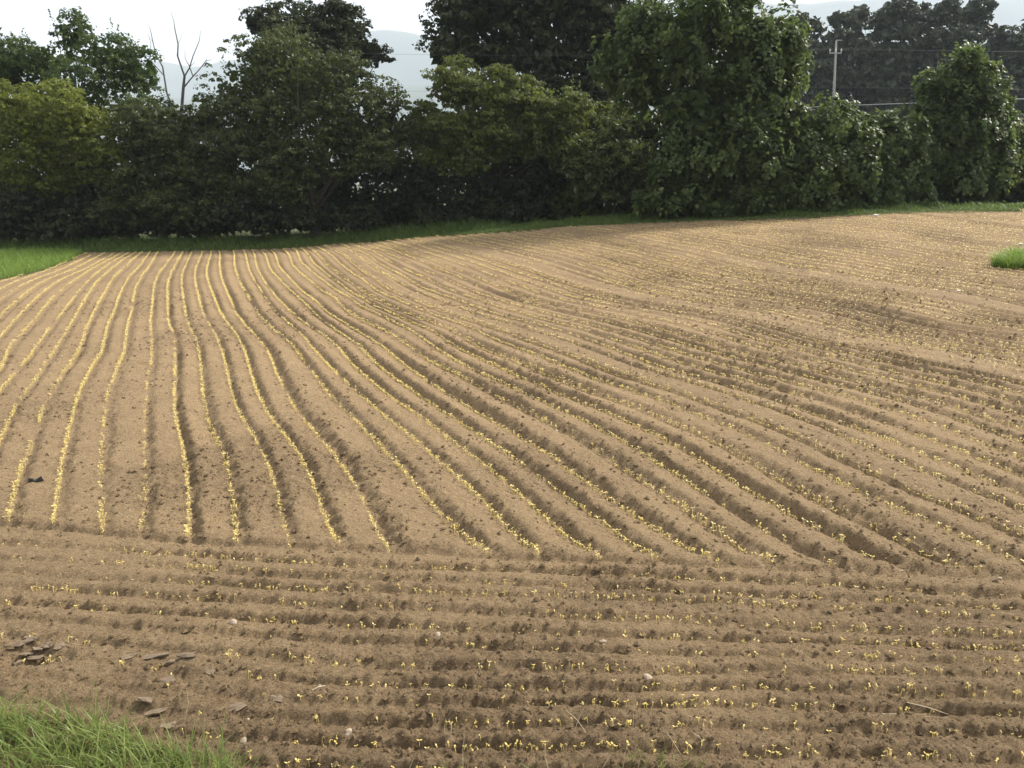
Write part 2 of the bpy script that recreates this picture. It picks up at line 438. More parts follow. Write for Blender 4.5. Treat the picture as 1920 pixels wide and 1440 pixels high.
# ------------------------------------------------------------------ trees
def tube(pts, radii, n=7):
    pts = np.asarray(pts, float); m = len(pts)
    V = []
    for i in range(m):
        d = pts[min(i + 1, m - 1)] - pts[max(i - 1, 0)]; d = d / (np.linalg.norm(d) + 1e-9)
        a = np.cross(d, [0.31, .95, .05]); a /= np.linalg.norm(a) + 1e-9; b = np.cross(d, a)
        th = np.linspace(0, 2 * math.pi, n, endpoint=False)
        V.append(pts[i] + radii[i] * (np.cos(th)[:, None] * a + np.sin(th)[:, None] * b))
    V = np.concatenate(V)
    Fc = [[i * n + j, i * n + (j + 1) % n, (i + 1) * n + (j + 1) % n, (i + 1) * n + j] for i in range(m - 1) for j in range(n)]
    cap = [[0 + j for j in range(n)][::-1], [(m - 1) * n + j for j in range(n)]]
    return V, np.array(Fc), np.array(cap)

def tubes(list_):
    V = []; Q = []; C = []; o = 0
    for pts, r, n in list_:
        v, q, c = tube(pts, r, n); V.append(v); Q.append(q + o); o += len(v)
    return np.concatenate(V), np.concatenate(Q)

def unit(v): return v / (np.linalg.norm(v, axis=-1, keepdims=True) + 1e-9)

def leaves(pos, nrm, size, rng, aspect=.62, droop=.25, heart=False):
    """quads (base, side, tip, side) round each position, facing nrm"""
    n = len(pos)
    nrm = unit(nrm)
    r = rng.normal(size=(n, 3)); r[:, 2] -= droop * 2
    d = unit(r - (r * nrm).sum(1, keepdims=True) * nrm)
    e = np.cross(nrm, d)
    L = size[:, None]; wdt = L * aspect * .5 * rng.uniform(.8, 1.2, (n, 1))
    k = .38 if heart else .48
    base = pos - d * L * .5; tip = pos + d * L * .5 - nrm * L * .08
    mid = pos + d * L * (k - .5) + nrm * L * .06
    V = np.stack([base, mid + e * wdt, tip, mid - e * wdt], 1).reshape(-1, 3)
    Fq = np.arange(4 * n).reshape(n, 4)
    return V, Fq

def sphere_dirs(n, rng, zmin=-.75):
    z = rng.uniform(zmin, 1, n); a = rng.uniform(0, 2 * math.pi, n); r = np.sqrt(1 - z * z)
    return np.stack([r * np.cos(a), r * np.sin(a), z], 1)

def crown_mesh(name, lobes, rng, n_leaf, per=26, leaf=.24, spread=.30, fill=1500, fill_size=.6, shell=.35, zmin=-.75,
               tone_bias=0., shoots=0, sub=15, kudzu=False, flat=.6):
    C0 = np.array([l[0] for l in lobes]); R0 = np.array([l[1] for l in lobes])
    w0 = (R0[:, 0] * R0[:, 2]) ** .9 * np.array([l[2] if len(l) > 2 else 1 for l in lobes]); w0 = w0 / w0.sum()
    subC, subR = [], []
    for k in range(len(C0)):
        m = sub
        dd = sphere_dirs(m, rng, zmin)
        rr = rng.uniform(.22, .46, (m, 1))
        subC.append(C0[k] + dd * R0[k] * (1.0 - rr * .85) * rng.uniform(.9, 1.06, (m, 1)))
        q = R0[k].mean() * .45 + R0[k] * .55
        subR.append(q * rr * np.array([1, 1, 1.35 if kudzu else .85]))
    C = np.concatenate(subC); R = np.concatenate(subR)
    # masses buried in another lobe carry no leaves
    bur = np.zeros(len(C), bool)
    for k in range(len(C0)):
        bur |= (np.linalg.norm((C - C0[k]) / R0[k], axis=1) < .55)
    if (~bur).sum() > 4: C, R = C[~bur], R[~bur]
    wts = (R[:, 0] * R[:, 2]) ** .95; wts = wts / wts.sum()
    ncl = max(6, n_leaf // per)
    li = rng.choice(len(C), ncl, p=wts)
    d = sphere_dirs(ncl, rng, -.55 if kudzu else -.30)
    rad = 1 - shell * .6 * rng.random(ncl) ** 1.6
    # uneven outline
    rad *= 1 + .10 * vnoise(d[:, 0] * 3 + li * 7, d[:, 2] * 3 + d[:, 1] * 2, .9, 81)
    cc = C[li] + d * R[li] * rad[:, None]
    ncl = len(cc)
    per2 = max(8, n_leaf // ncl)
    sz = rng.lognormal(0, .35, ncl)
    cl_t = rng.normal(0, .16, ncl); cl_b = rng.normal(0, 1, ncl)
    idx = np.repeat(np.arange(ncl), per2)
    dm = sphere_dirs(len(idx), rng, -.45) * rng.normal(1, .22, (len(idx), 1))
    off = dm * spread * sz[idx][:, None]; off[:, 2] *= flat
    if kudzu:
        off = rng.normal(size=(len(idx), 3)) * spread * np.array([.8, .8, 1.1])
        off = off - (off * d[idx]).sum(1, keepdims=True) * d[idx] * .82
        pos = cc[idx] + off + d[idx] * (.22 * cl_b[idx])[:, None]
        nrm = d[idx] * .9 + np.array([0, 0, .55]) + rng.normal(size=off.shape) * .38
        V, Fq = leaves(pos, nrm, leaf * rng.uniform(.65, 1.25, len(pos)), rng, aspect=.95, droop=1.1, heart=True)
    else:
        pos = cc[idx] + off
        nrm = dm * .9 + np.array([0, 0, .45]) + rng.normal(size=off.shape) * .42
        V, Fq = leaves(pos, nrm, leaf * rng.uniform(.6, 1.3, len(pos)), rng)
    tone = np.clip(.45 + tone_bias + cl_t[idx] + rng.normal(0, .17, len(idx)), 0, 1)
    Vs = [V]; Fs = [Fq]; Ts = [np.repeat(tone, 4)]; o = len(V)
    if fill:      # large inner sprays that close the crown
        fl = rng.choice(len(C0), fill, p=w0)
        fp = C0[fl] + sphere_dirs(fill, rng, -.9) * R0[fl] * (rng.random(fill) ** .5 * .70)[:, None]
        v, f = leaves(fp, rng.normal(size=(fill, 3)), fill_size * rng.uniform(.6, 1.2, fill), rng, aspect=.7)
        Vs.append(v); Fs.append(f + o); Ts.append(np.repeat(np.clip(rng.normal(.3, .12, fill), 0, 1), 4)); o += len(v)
    for _ in range(shoots):   # upright leafy shoots over the outline
        k = rng.choice(len(C), p=wts); dd = sphere_dirs(1, rng, .45)[0]
        p0 = C[k] + dd * R[k] * .93; ln = rng.uniform(.5, 1.5)
        m = int(16 * ln) + 8
        u = rng.random(m)
        ax = unit(np.array([dd[0] * .35, dd[1] * .35, 1.0]))
        pp = p0 + ax * (u * ln)[:, None] + rng.normal(size=(m, 3)) * (.13 * (1.15 - u))[:, None]
        v, f = leaves(pp, rng.normal(size=(m, 3)) + np.array([0, 0, .4]), leaf * .8 * rng.uniform(.6, 1.1, m), rng)
        Vs.append(v); Fs.append(f + o); Ts.append(np.repeat(np.clip(.6 + tone_bias + rng.normal(0, .15, m), 0, 1), 4)); o += len(v)
    return np_mesh(name, np.concatenate(Vs), np.concatenate(Fs), {'tone': np.concatenate(Ts)})

M_bark = bark_mat('bark', (.025, .02, .016), (.075, .062, .05))
M_deadbark = bark_mat('dead_bark', (.09, .08, .075), (.20, .18, .165))
LM = {
 'yellowgreen': leaf_mat('yellow_green_leaves', (.055, .072, .012), (.125, .155, .022), (.240, .270, .048), .40),
 'midgreen':  leaf_mat('fresh_green_leaves', (.030, .055, .014), (.055, .090, .020), (.100, .140, .034), .36),
 'dark':      leaf_mat('dark_green_leaves', (.020, .032, .009), (.048, .070, .018), (.118, .146, .044), .32),
 'olive':     leaf_mat('olive_leaves', (.034, .050, .011), (.085, .114, .023), (.190, .220, .055), .38),
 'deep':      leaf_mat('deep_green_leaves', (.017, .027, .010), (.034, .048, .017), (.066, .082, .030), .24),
 'kudzu':     leaf_mat('vine_leaves', (.026, .046, .012), (.056, .092, .023), (.145, .195, .058), .38, .48),
 'pine':      leaf_mat('pine_needles', (.028, .040, .024), (.046, .060, .034), (.076, .090, .052), .15),
}

def lobe(px, py, rx, rz, Y, ry=None, wt=1.0):
    c = at(px, py, Y); m = mpp(Y)
    return (c, np.array([rx * m, (ry if ry else rx * m), rz * m]), wt)

def tree(name, label, mat, base, lobes, seed, n_leaf, group=None, trunk_r=.28, limbs=6, cat='tree', **kw):
    rng = np.random.default_rng(seed)
    bx, bY = base
    d0 = at(bx, 400, bY); root = np.array([d0[0], bY, float(H(d0[0], bY)) - .05])
    if bY > 86: root[2] = float(HG(d0[0], bY)) - .05
    e = empty(name, root); tag(e, label, cat, group)
    rel = [(l[0] - root, l[1], l[2]) for l in lobes]
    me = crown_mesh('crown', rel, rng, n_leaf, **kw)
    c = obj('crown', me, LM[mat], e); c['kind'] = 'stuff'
    if trunk_r:
        top = np.mean([r[0] for r in rel], axis=0); 
        p1 = np.array([top[0] * .35 + .2, top[1] * .3, top[2] * .45]); p2 = top * .8
        parts = [([np.array([0, 0, -.25]), np.array([.03, 0, top[2] * .15]), p1, p2, top], [trunk_r * 1.35, trunk_r, trunk_r * .75, trunk_r * .4, trunk_r * .15], 9)]
        for k in range(limbs):
            r = rel[k % len(rel)]; tgt = r[0] + sphere_dirs(1, rng, -.2)[0] * r[1] * .75
            st = p1 * rng.uniform(.55, 1.2); md = (st + tgt) / 2 + rng.normal(size=3) * .35
            parts.append(([st, md, tgt], [trunk_r * .42, trunk_r * .26, trunk_r * .06], 6))
        v, q = tubes(parts); obj('trunk', np_mesh('trunk', v, q, smooth=True), M_bark, e)
    return e

# left group
tree('tree', 'dark tree crown rising behind the yellow-green tree, away from the dead tree', 'dark', (-60, 74),
     [lobe(-45, 75, 62, 60, 74), lobe(-60, 160, 90, 90, 74)], 101, 9000, leaf=.26)
tree('tree', 'tall fresh green tree with upright leafy shoots beside the bare dead tree', 'midgreen', (150, 69),
     [lobe(140, 75, 36, 52, 69), lobe(205, 110, 62, 45, 69), lobe(80, 120, 72, 42, 69), lobe(250, 140, 56, 55, 69), lobe(20, 145, 62, 55, 69), lobe(150, 210, 150, 110, 69)],
     102, 21000, leaf=.25, spread=.32, fill=3000, shoots=60, zmin=-.5, flat=.8)
tree('tree', 'round yellow-green broadleaf tree standing behind the bright grass patch', 'yellowgreen', (95, 65),
     [lobe(85, 225, 105, 78, 61), lobe(25, 240, 85, 80, 61), lobe(165, 255, 62, 62, 61), lobe(70, 300, 100, 48, 61), lobe(190, 290, 42, 40, 61), lobe(35, 345, 55, 30, 61), lobe(110, 350, 50, 34, 61.5), lobe(185, 330, 36, 26, 61.5)],
     103, 22000, leaf=.22, spread=.28, fill=4500, fill_size=.42, zmin=-.6)
tree('shrub', 'tangled dark green shrub filling the gap between the yellow-green and the big dark tree', 'dark', (300, 63),
     [lobe(300, 250, 85, 70, 64), lobe(265, 330, 70, 90, 62), lobe(345, 320, 70, 95, 63), lobe(230, 400, 60, 55, 61.5), lobe(330, 400, 80, 50, 61.5), lobe(385, 235, 40, 50, 65)],
     104, 21000, fill=3500, leaf=.24, trunk_r=.14, cat='shrub', tone_bias=.08, shoots=30)
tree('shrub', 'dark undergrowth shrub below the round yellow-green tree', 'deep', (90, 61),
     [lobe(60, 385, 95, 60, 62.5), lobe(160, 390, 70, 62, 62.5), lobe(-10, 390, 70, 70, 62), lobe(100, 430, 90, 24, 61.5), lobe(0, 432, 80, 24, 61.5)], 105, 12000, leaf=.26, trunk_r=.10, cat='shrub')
# middle group
tree('tree', 'tall dark airy tree whose top rises above the big rounded tree', 'deep', (600, 74),
     [lobe(560, 55, 90, 45, 74), lobe(650, 70, 60, 45, 74), lobe(695, 105, 38, 28, 74), lobe(490, 45, 38, 28, 74), lobe(590, 140, 120, 70, 74), lobe(640, 20, 40, 22, 74)],
     106, 19000, leaf=.27, spread=.32, fill=3200, fill_size=.7, shoots=36, zmin=-.5)
tree('tree', 'big rounded dark green tree with dense crown standing over the grass verge', 'dark', (590, 63.5),
     [lobe(560, 150, 135, 90, 64), lobe(480, 180, 100, 95, 64), lobe(640, 210, 120, 95, 63.5), lobe(450, 270, 85, 95, 63), lobe(560, 280, 130, 100, 62.5), lobe(690, 285, 95, 70, 62.5), lobe(420, 350, 70, 65, 62.5), lobe(730, 240, 60, 60, 64), lobe(515, 110, 70, 45, 65), lobe(520, 350, 85, 55, 62)],
     107, 47000, leaf=.22, spread=.30, fill=7500, fill_size=.48, trunk_r=.4, tone_bias=.06, shoots=40)
tree('tree', 'light olive green tree leaning over darker branches in the middle of the tree line', 'olive', (930, 69.5),
     [lobe(850, 160, 55, 55, 65), lobe(905, 175, 75, 52, 64.5), lobe(985, 190, 62, 45, 64.5), lobe(880, 250, 75, 62, 63.5), lobe(1050, 230, 70, 60, 65), lobe(1070, 285, 75, 58, 64), lobe(870, 300, 60, 45, 63), lobe(960, 260, 90, 70, 65), lobe(800, 250, 55, 60, 65.5), lobe(805, 300, 32, 24, 62.5)],
     108, 36000, leaf=.23, spread=.30, fill=6500, fill_size=.48, trunk_r=.3, shoots=24)
tree('tree', 'huge dark tree towering behind the middle of the tree line', 'deep', (1010, 77),
     [lobe(900, 30, 110, 75, 76), lobe(1030, 10, 130, 90, 77), lobe(1130, 60, 95, 90, 77), lobe(860, 95, 70, 45, 75), lobe(1000, 110, 130, 70, 76), lobe(1120, 190, 90, 110, 76), lobe(930, -60, 150, 70, 77), lobe(1110, -50, 130, 70, 77), lobe(1000, 240, 150, 110, 77), lobe(1150, 320, 70, 90, 75)],
     109, 36000, leaf=.39, spread=.42, fill=9500, fill_size=1.0, sub=15, trunk_r=.5, tone_bias=.12)
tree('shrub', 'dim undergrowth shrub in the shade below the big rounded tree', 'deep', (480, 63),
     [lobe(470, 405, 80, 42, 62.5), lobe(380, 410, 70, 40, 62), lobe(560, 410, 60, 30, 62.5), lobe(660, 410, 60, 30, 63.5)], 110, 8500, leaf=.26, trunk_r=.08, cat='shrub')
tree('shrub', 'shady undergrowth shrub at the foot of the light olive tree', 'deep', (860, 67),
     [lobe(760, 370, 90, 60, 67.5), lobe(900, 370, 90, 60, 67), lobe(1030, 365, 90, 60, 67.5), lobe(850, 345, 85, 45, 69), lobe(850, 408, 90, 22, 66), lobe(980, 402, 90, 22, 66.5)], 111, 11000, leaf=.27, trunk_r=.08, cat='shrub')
tree('shrub', 'mixed green bushes between the light olive tree and the vine-draped tree', 'dark', (1150, 62),
     [lobe(1120, 345, 70, 55, 61.5), lobe(1190, 330, 60, 80, 61), lobe(1230, 370, 50, 42, 60), lobe(1150, 270, 60, 60, 63), lobe(1215, 260, 60, 70, 65)], 112, 14000, leaf=.25, trunk_r=.1, cat='shrub', tone_bias=.15)
# vine-draped right group
tree('tree', 'tall tree wholly draped in a curtain of vine with a squared shoulder', 'kudzu', (1340, 59.9),
     [lobe(1330, 40, 85, 60, 59.0), lobe(1430, 75, 70, 62, 59.0), lobe(1465, 140, 46, 115, 58.6), lobe(1390, 170, 85, 130, 58.6), lobe(1270, 110, 90, 85, 59.4), lobe(1220, 60, 65, 60, 60.7), lobe(1300, 220, 90, 90, 58.6), lobe(1210, 170, 55, 80, 60.7), lobe(1400, 300, 90, 95, 57.8), lobe(1300, 330, 80, 75, 57.8), lobe(1465, 255, 45, 80, 58.2), lobe(1370, -5, 60, 40, 59.9), lobe(1505, 250, 34, 60, 58), lobe(1495, 310, 50, 60, 57.5), lobe(1160, 130, 45, 60, 60.5), lobe(1310, 385, 70, 30, 57.0), lobe(1235, 390, 50, 26, 57.0), lobe(1385, 380, 60, 32, 57.0)],
     113, 38000, leaf=.31, spread=.30, per=24, sub=18, fill=4500, fill_size=.9, shell=.12, kudzu=True, trunk_r=.4)
tree('shrub', 'low sprawling mound of broad-leaved vine below the utility pole', 'kudzu', (1570, 58.2),
     [lobe(1540, 260, 75, 66, 59.0), lobe(1610, 285, 80, 75, 59.0), lobe(1500, 330, 90, 65, 57.8), lobe(1600, 345, 90, 55, 57.8), lobe(1680, 300, 60, 75, 59.4), lobe(1460, 370, 60, 35, 57.0), lobe(1560, 370, 85, 30, 57.2), lobe(1680, 360, 65, 40, 58.2)],
     114, 27000, leaf=.29, spread=.28, per=24, sub=16, fill=4000, shell=.10, kudzu=True, trunk_r=.1, cat='shrub', tone_bias=.06)
tree('tree', 'pointed vine-covered tree with bright sprigs at its top beside the low vine mound', 'kudzu', (1800, 62.3),
     [lobe(1805, 160, 50, 62, 62.3), lobe(1750, 205, 42, 62, 62.3), lobe(1850, 215, 46, 70, 62.3), lobe(1800, 260, 75, 90, 61.9), lobe(1770, 330, 72, 60, 61.5), lobe(1845, 320, 50, 62, 61.9), lobe(1875, 235, 28, 45, 62.7), lobe(1815, 110, 26, 26, 62.3)],
     115, 20000, leaf=.30, spread=.28, per=24, sub=16, fill=2800, shell=.14, kudzu=True, trunk_r=.25, shoots=34)
tree('shrub', 'pale olive bushes beyond the pointed vine-covered tree', 'olive', (1910, 65.6),
     [lobe(1905, 290, 50, 55, 66.4), lobe(1960, 280, 70, 70, 67.2), lobe(1920, 345, 60, 32, 64.8)], 116, 8000, leaf=.27, trunk_r=.08, cat='shrub', tone_bias=.15)
# tall conifers far behind on the right
prng = np.random.default_rng(55)
PINES = [(1500, 20, 192), (1560, 22, 186), (1612, 6, 196), (1668, 4, 183), (1722, 8, 190), (1770, -6, 181), (1822, 0, 188), (1880, 42, 181), (1935, 18, 186), (1985, 5, 190), (1450, 30, 194)]
PLAB = ['far hazy pine standing behind the pole-side edge of the vine-draped tree', 'far hazy pine directly behind the utility pole', 'far hazy pine next to the utility pole on its side towards the pointed vine tree',
        'far hazy pine between the utility pole and the pointed vine tree', 'far tall pine beside the pointed vine tree, towards the utility pole', 'tallest far pine with an open layered top over the pointed vine tree',
        'far pine rising straight behind the pointed vine tree', 'shorter far pine beyond the pale olive bushes', 'far hazy pine next to the shorter one past the pointed vine tree',
        'outermost far pine of the row, farthest from the utility pole', 'far pine half hidden behind the vine-draped tree']
for k, (px, top, Y) in enumerate(PINES):
    lb = []
    for j in range(9):
        f = j / 8; cy = top + 18 + f * 190 + prng.normal() * 6
        ww = (32 + 42 * min(1, f * 2.2)) * prng.uniform(.75, 1.15)
        lb.append(lobe(px + prng.normal() * 9, cy, ww, 21 * prng.uniform(.8, 1.3), Y, ry=ww * mpp(Y) * .9))
    tree('pine_tree', PLAB[k], 'pine', (px, Y), lb, 200 + k, 5500, group='far pines behind the field', trunk_r=.35, leaf=.75, spread=.7, per=30, fill=2400, fill_size=1.7, cat='pine tree', shell=.5, sub=7, limbs=4)

# thick scrub that closes the view under the crowns
SCRUB = [(-40, 68, 'dense scrub behind the foot of the yellow-green tree'), (140, 68, 'dense dark scrub between the yellow-green tree and the bare dead tree'), (330, 69, 'dense scrub at the foot of the bare dead tree'), (520, 70, 'dense scrub behind the trunk of the big rounded tree'),
         (690, 71, 'dense scrub beside the big rounded tree, towards the light olive tree'), (840, 72, 'dense scrub beside the light olive tree, towards the big rounded tree'), (1000, 70, 'dense scrub behind the trunk of the light olive tree'), (1160, 67, 'dense scrub behind the bushes beside the vine-draped tree'), (1330, 64, 'dense scrub behind the foot of the vine-draped tree'),
         (1720, 66, 'dense scrub between the vine mound and the pointed vine tree'), (1890, 69, 'dense scrub behind the pale olive bushes')]
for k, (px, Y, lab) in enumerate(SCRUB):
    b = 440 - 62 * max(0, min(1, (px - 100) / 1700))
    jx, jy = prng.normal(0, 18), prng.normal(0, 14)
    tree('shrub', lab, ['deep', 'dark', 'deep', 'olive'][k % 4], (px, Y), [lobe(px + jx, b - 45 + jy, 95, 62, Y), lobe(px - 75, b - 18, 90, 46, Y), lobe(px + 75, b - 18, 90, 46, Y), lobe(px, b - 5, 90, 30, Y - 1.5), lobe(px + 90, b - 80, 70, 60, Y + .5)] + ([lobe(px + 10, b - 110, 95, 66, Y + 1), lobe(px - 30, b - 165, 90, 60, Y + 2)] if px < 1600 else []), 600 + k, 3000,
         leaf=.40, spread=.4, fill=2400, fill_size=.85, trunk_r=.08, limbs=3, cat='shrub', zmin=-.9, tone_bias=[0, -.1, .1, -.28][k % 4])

# bare dead tree
e = empty('dead_tree', (at(345, 400, 71)[0], 71, float(H(at(345, 400, 71)[0], 71))))
tag(e, 'bare dead tree with forked leafless branches between two green crowns', 'dead tree')
def dead(paths, nm):
    lst = []
    for pts, r0, r1 in paths:
        P = [at(x, y, 71 + .25 * math.sin(x * .3)) - np.array(e.location) for x, y in pts]
        lst.append((P, np.linspace(r0, r1, len(P)), 6))
    v, q = tubes(lst); return obj(nm, np_mesh(nm, v, q, smooth=True), M_deadbark, e)
dead([([(338,432),(340,330),(338,240),(344,162),(346,143)], .20, .10)], 'trunk')
for p in [([(346,143),(333,105),(334,83),(328,55),(326,40),(320,22)], .085, .012), ([(346,143),(355,128),(362,105),(374,76),(376,57)], .07, .012),
          ([(362,143),(354,122),(347,110),(347,92)], .05, .01), ([(340,240),(313,175),(305,125),(292,102),(286,75),(282,55),(278,46)], .09, .012),
          ([(306,140),(281,112),(283,82),(277,62)], .05, .01), ([(344,165),(356,150),(374,130),(386,114),(398,112)], .075, .014),
          ([(386,116),(389,104)], .02, .008), ([(333,84),(339,72),(342,60)], .02, .007), ([(355,126),(366,116)], .03, .01), ([(286,78),(279,68)], .02, .007), ([(300,118),(303,104)], .02, .007)]:
    dead([p], 'branch')

# ------------------------------------------------------------------ utility pole and wires
M_conc = plain_mat('pole_concrete', (.46, .46, .43), .85, .2, 3)
M_metal = plain_mat('galvanised_steel', (.42, .43, .44), .5, .15, 15, .6)
M_porc = plain_mat('porcelain', (.72, .71, .68), .3, .05, 10)
M_wire = plain_mat('wire', (.12, .125, .13), .5, .1, 5)
M_cable = plain_mat('cable_sheath', (.30, .31, .32), .5, .1, 5)
PY = 70.0
pb = at(1567, 300, PY); pz = float(H(pb[0], PY))
ptop = at(1568, 76, PY)
pole = empty('utility_pole', (pb[0], PY, pz)); tag(pole, 'grey concrete utility pole with a short crossarm above the vine mound', 'utility pole')
hp = ptop[2] - pz
pxo = ptop[0] - pb[0] * 1.0
shaftx = at(1567.5, 205, PY)[0] - pb[0]
topx = ptop[0] - pb[0]
v, q, c = tube([[shaftx - .02, 0, -.3], [shaftx, 0, 2], [(shaftx + topx) / 2, 0, hp * .6], [topx, 0, hp]], [.13, .125, .105, .075], 14)
obj('shaft', np_mesh('shaft', v, [q, c], smooth=False), M_conc, pole)
def box(cx, cy, cz, sx, sy, sz):
    v = np.array([[x, y, z] for x in (-1, 1) for y in (-1, 1) for z in (-1, 1)], float) * .5 * np.array([sx, sy, sz]) + np.array([cx, cy, cz])
    f = np.array([[0, 1, 3, 2], [4, 6, 7, 5], [0, 4, 5, 1], [2, 3, 7, 6], [0, 2, 6, 4], [1, 5, 7, 3]]); return v, f
az = at(1567, 100, PY)[2] - pz
acx = at(1565.5, 100, PY)[0] - pb[0]
v, f = box(acx, -.13, az, 1.0, .07, .075); obj('crossarm', np_mesh('crossarm', v, f), M_metal, pole)
for dx in (-.47, -.02, .45):
    v, q, c = tube([[acx + dx, -.13, az + .05], [acx + dx, -.13, az + .12], [acx + dx, -.13, az + .16], [acx + dx, -.13, az + .22], [acx + dx, -.13, az + .26], [acx + dx, -.13, az + .32]], [.02, .03, .06, .045, .06, .035], 10)
    obj('insulator', np_mesh('insulator', v, [q, c], smooth=True), M_porc, pole)
v, f = box(topx + .22, -.05, hp + .02, .5, .05, .05); obj('top_bracket', np_mesh('top_bracket', v, f), M_metal, pole)
for hh in (az - .55, az - .9, az - 2.3, az - 2.8, az - 3.1):
    xx = shaftx + (topx - shaftx) * hh / hp; r = .138 - .045 * hh / hp
    v, q, c = tube([[xx, 0, hh], [xx, 0, hh + .09]], [r, r], 14); obj('band', np_mesh('band', v, [q, c]), M_metal, pole)
for k in range(7):
    hh = az - 3.4 - k * .6; xx = shaftx + (topx - shaftx) * hh / hp; sg = 1 if k % 2 else -1
    v, f = box(xx + sg * .16, -.02, hh, .16, .025, .025); obj('step_bolt', np_mesh('step_bolt', v, f), M_metal, pole)
def wire(x0, z0, sag, r, mat, label, name, tilt=0.):
    P = []
    for u in np.linspace(-1, 1, 41):
        P.append([x0 + u * 42, PY - .2 + u * -2.0, z0 - sag * (1 - (2 * abs(u) - 1) ** 2) + tilt * u])
    v, q, c = tube(P, [r] * len(P), 5)
    o = obj(name, np_mesh(name, v, [q, c], smooth=True), mat); tag(o, label, 'wire')
wire(pb[0] + acx, pz + az + .33, .35, .008, M_wire, 'thin power line strung level with the pole crossarm', 'power_line')
wire(pb[0] + topx, pz + az - 2.6, .30, .007, M_wire, 'thin low-voltage line crossing the pole below its crossarm', 'power_line')
z3 = at(1580, 199, PY)[2]
wire(pb[0] + shaftx, z3, .10, .032, M_cable, 'thick pale cable running along just above the vine mound', 'cable', tilt=1.6)

# ------------------------------------------------------------------ grass
def blades(px, py, pz, length, width, rng, segs=3, bend=.6, tone_mu=.5):
    n = len(px)
    a = rng.uniform(0, 2 * math.pi, n); lean = np.abs(rng.normal(.25, .25, n)) ; b = bend * rng.uniform(.4, 1.4, n)
    d = np.stack([np.cos(a), np.sin(a)], 1); e = np.stack([-np.sin(a + rng.normal(0, .8, n)), np.cos(a)], 1)
    rows = []
    for k in range(segs + 1):
        u = k / segs
        hor = length * (lean * u + b * u * u) * .75
        ver = length * (u - .32 * b * u * u)
        wd = width * (1 - u ** 1.5) * .5 * (1 if k else .7)
        cx = px + d[:, 0] * hor; cy = py + d[:, 1] * hor; cz = pz + ver
        if k < segs:
            rows.append(np.stack([cx - e[:, 0] * wd, cy - e[:, 1] * wd, cz], 1)); rows.append(np.stack([cx + e[:, 0] * wd, cy + e[:, 1] * wd, cz], 1))
        else: rows.append(np.stack([cx, cy, cz], 1))
    V = np.stack(rows, 1); m = V.shape[1]
    base = np.arange(n)[:, None] * m
    quads = [base + np.array([[2 * k, 2 * k + 1, 2 * k + 3, 2 * k + 2]]) for k in range(segs - 1)]
    tri = base + np.array([[2 * (segs - 1), 2 * (segs - 1) + 1, 2 * segs]])
    tone = np.clip(rng.normal(tone_mu, .27, n), 0, 1)
    return V.reshape(-1, 3), [np.concatenate(quads) if quads else np.zeros((0, 4), int), tri], np.repeat(tone, m)

def scatter(poly, n, rng):
    P = np.array(poly); lo = P.min(0); hi = P.max(0); out = np.zeros((0, 2))
    while len(out) < n:
        q = rng.uniform(lo, hi, (n * 2, 2)); out = np.concatenate([out, q[in_poly(q[:, 0], q[:, 1], P)]])
    return out[:n]

M_grass = leaf_mat('grass_blades', (.060, .095, .022), (.150, .215, .048), (.330, .365, .130), .4, .4)
M_verge = leaf_mat('verge_grass', (.045, .080, .016), (.085, .140, .028), (.150, .210, .055), .35)
M_bright = leaf_mat('bright_grass', (.085, .150, .022), (.150, .250, .036), (.250, .350, .075), .38)

# clump in the near corner
poly = [ground(*p)[:2] for p in [(-260,1350),(-60,1332),(60,1338),(150,1352),(250,1385),(350,1408),(430,1432),(490,1480),(300,1700),(-300,1700)]]
q = scatter(poly, 8000, RNG)
dn = vnoise(q[:, 0], q[:, 1], .35, 91); q = q[RNG.random(len(q)) < .75 + .25 * dn]
L = RNG.lognormal(math.log(.24), .32, len(q)) * (1 + .25 * vnoise(q[:, 0], q[:, 1], .5, 92))
V, Fc, tn = blades(q[:, 0], q[:, 1], surf(q[:, 0], q[:, 1]), L, RNG.uniform(.008, .021, len(q)), RNG, segs=4, bend=.8)
o = obj('grass', np_mesh('grass', V, Fc, {'tone': tn}), M_grass); tag(o, 'lush long green grass clump on the near corner of the field', 'grass', kind='stuff')
# sparse grass and weeds on the near border
poly = [ground(*p)[:2] for p in [(470,1425),(620,1436),(900,1440),(1120,1432),(1230,1412),(1330,1436),(1400,1460),(1200,1520),(480,1520)]]
q = np.concatenate([scatter(poly, 900, RNG), scatter([ground(*p)[:2] for p in [(1150,1438),(1190,1418),(1260,1416),(1320,1440),(1300,1475),(1160,1475)]], 130, RNG)])
ok = RNG.random(len(q)) < sstep(-.1, .6, vnoise(q[:, 0], q[:, 1], .45, 95)); ok[900:] = True; q = q[ok]
V, Fc, tn = blades(q[:, 0], q[:, 1], surf(q[:, 0], q[:, 1]), RNG.lognormal(math.log(.13), .35, len(q)), RNG.uniform(.004, .010, len(q)), RNG, segs=4, bend=.6)
o = obj('grass', np_mesh('grass', V, Fc, {'tone': tn}), M_grass); tag(o, 'thin sparse grass tufts along the bare near border of the field', 'grass', kind='stuff')
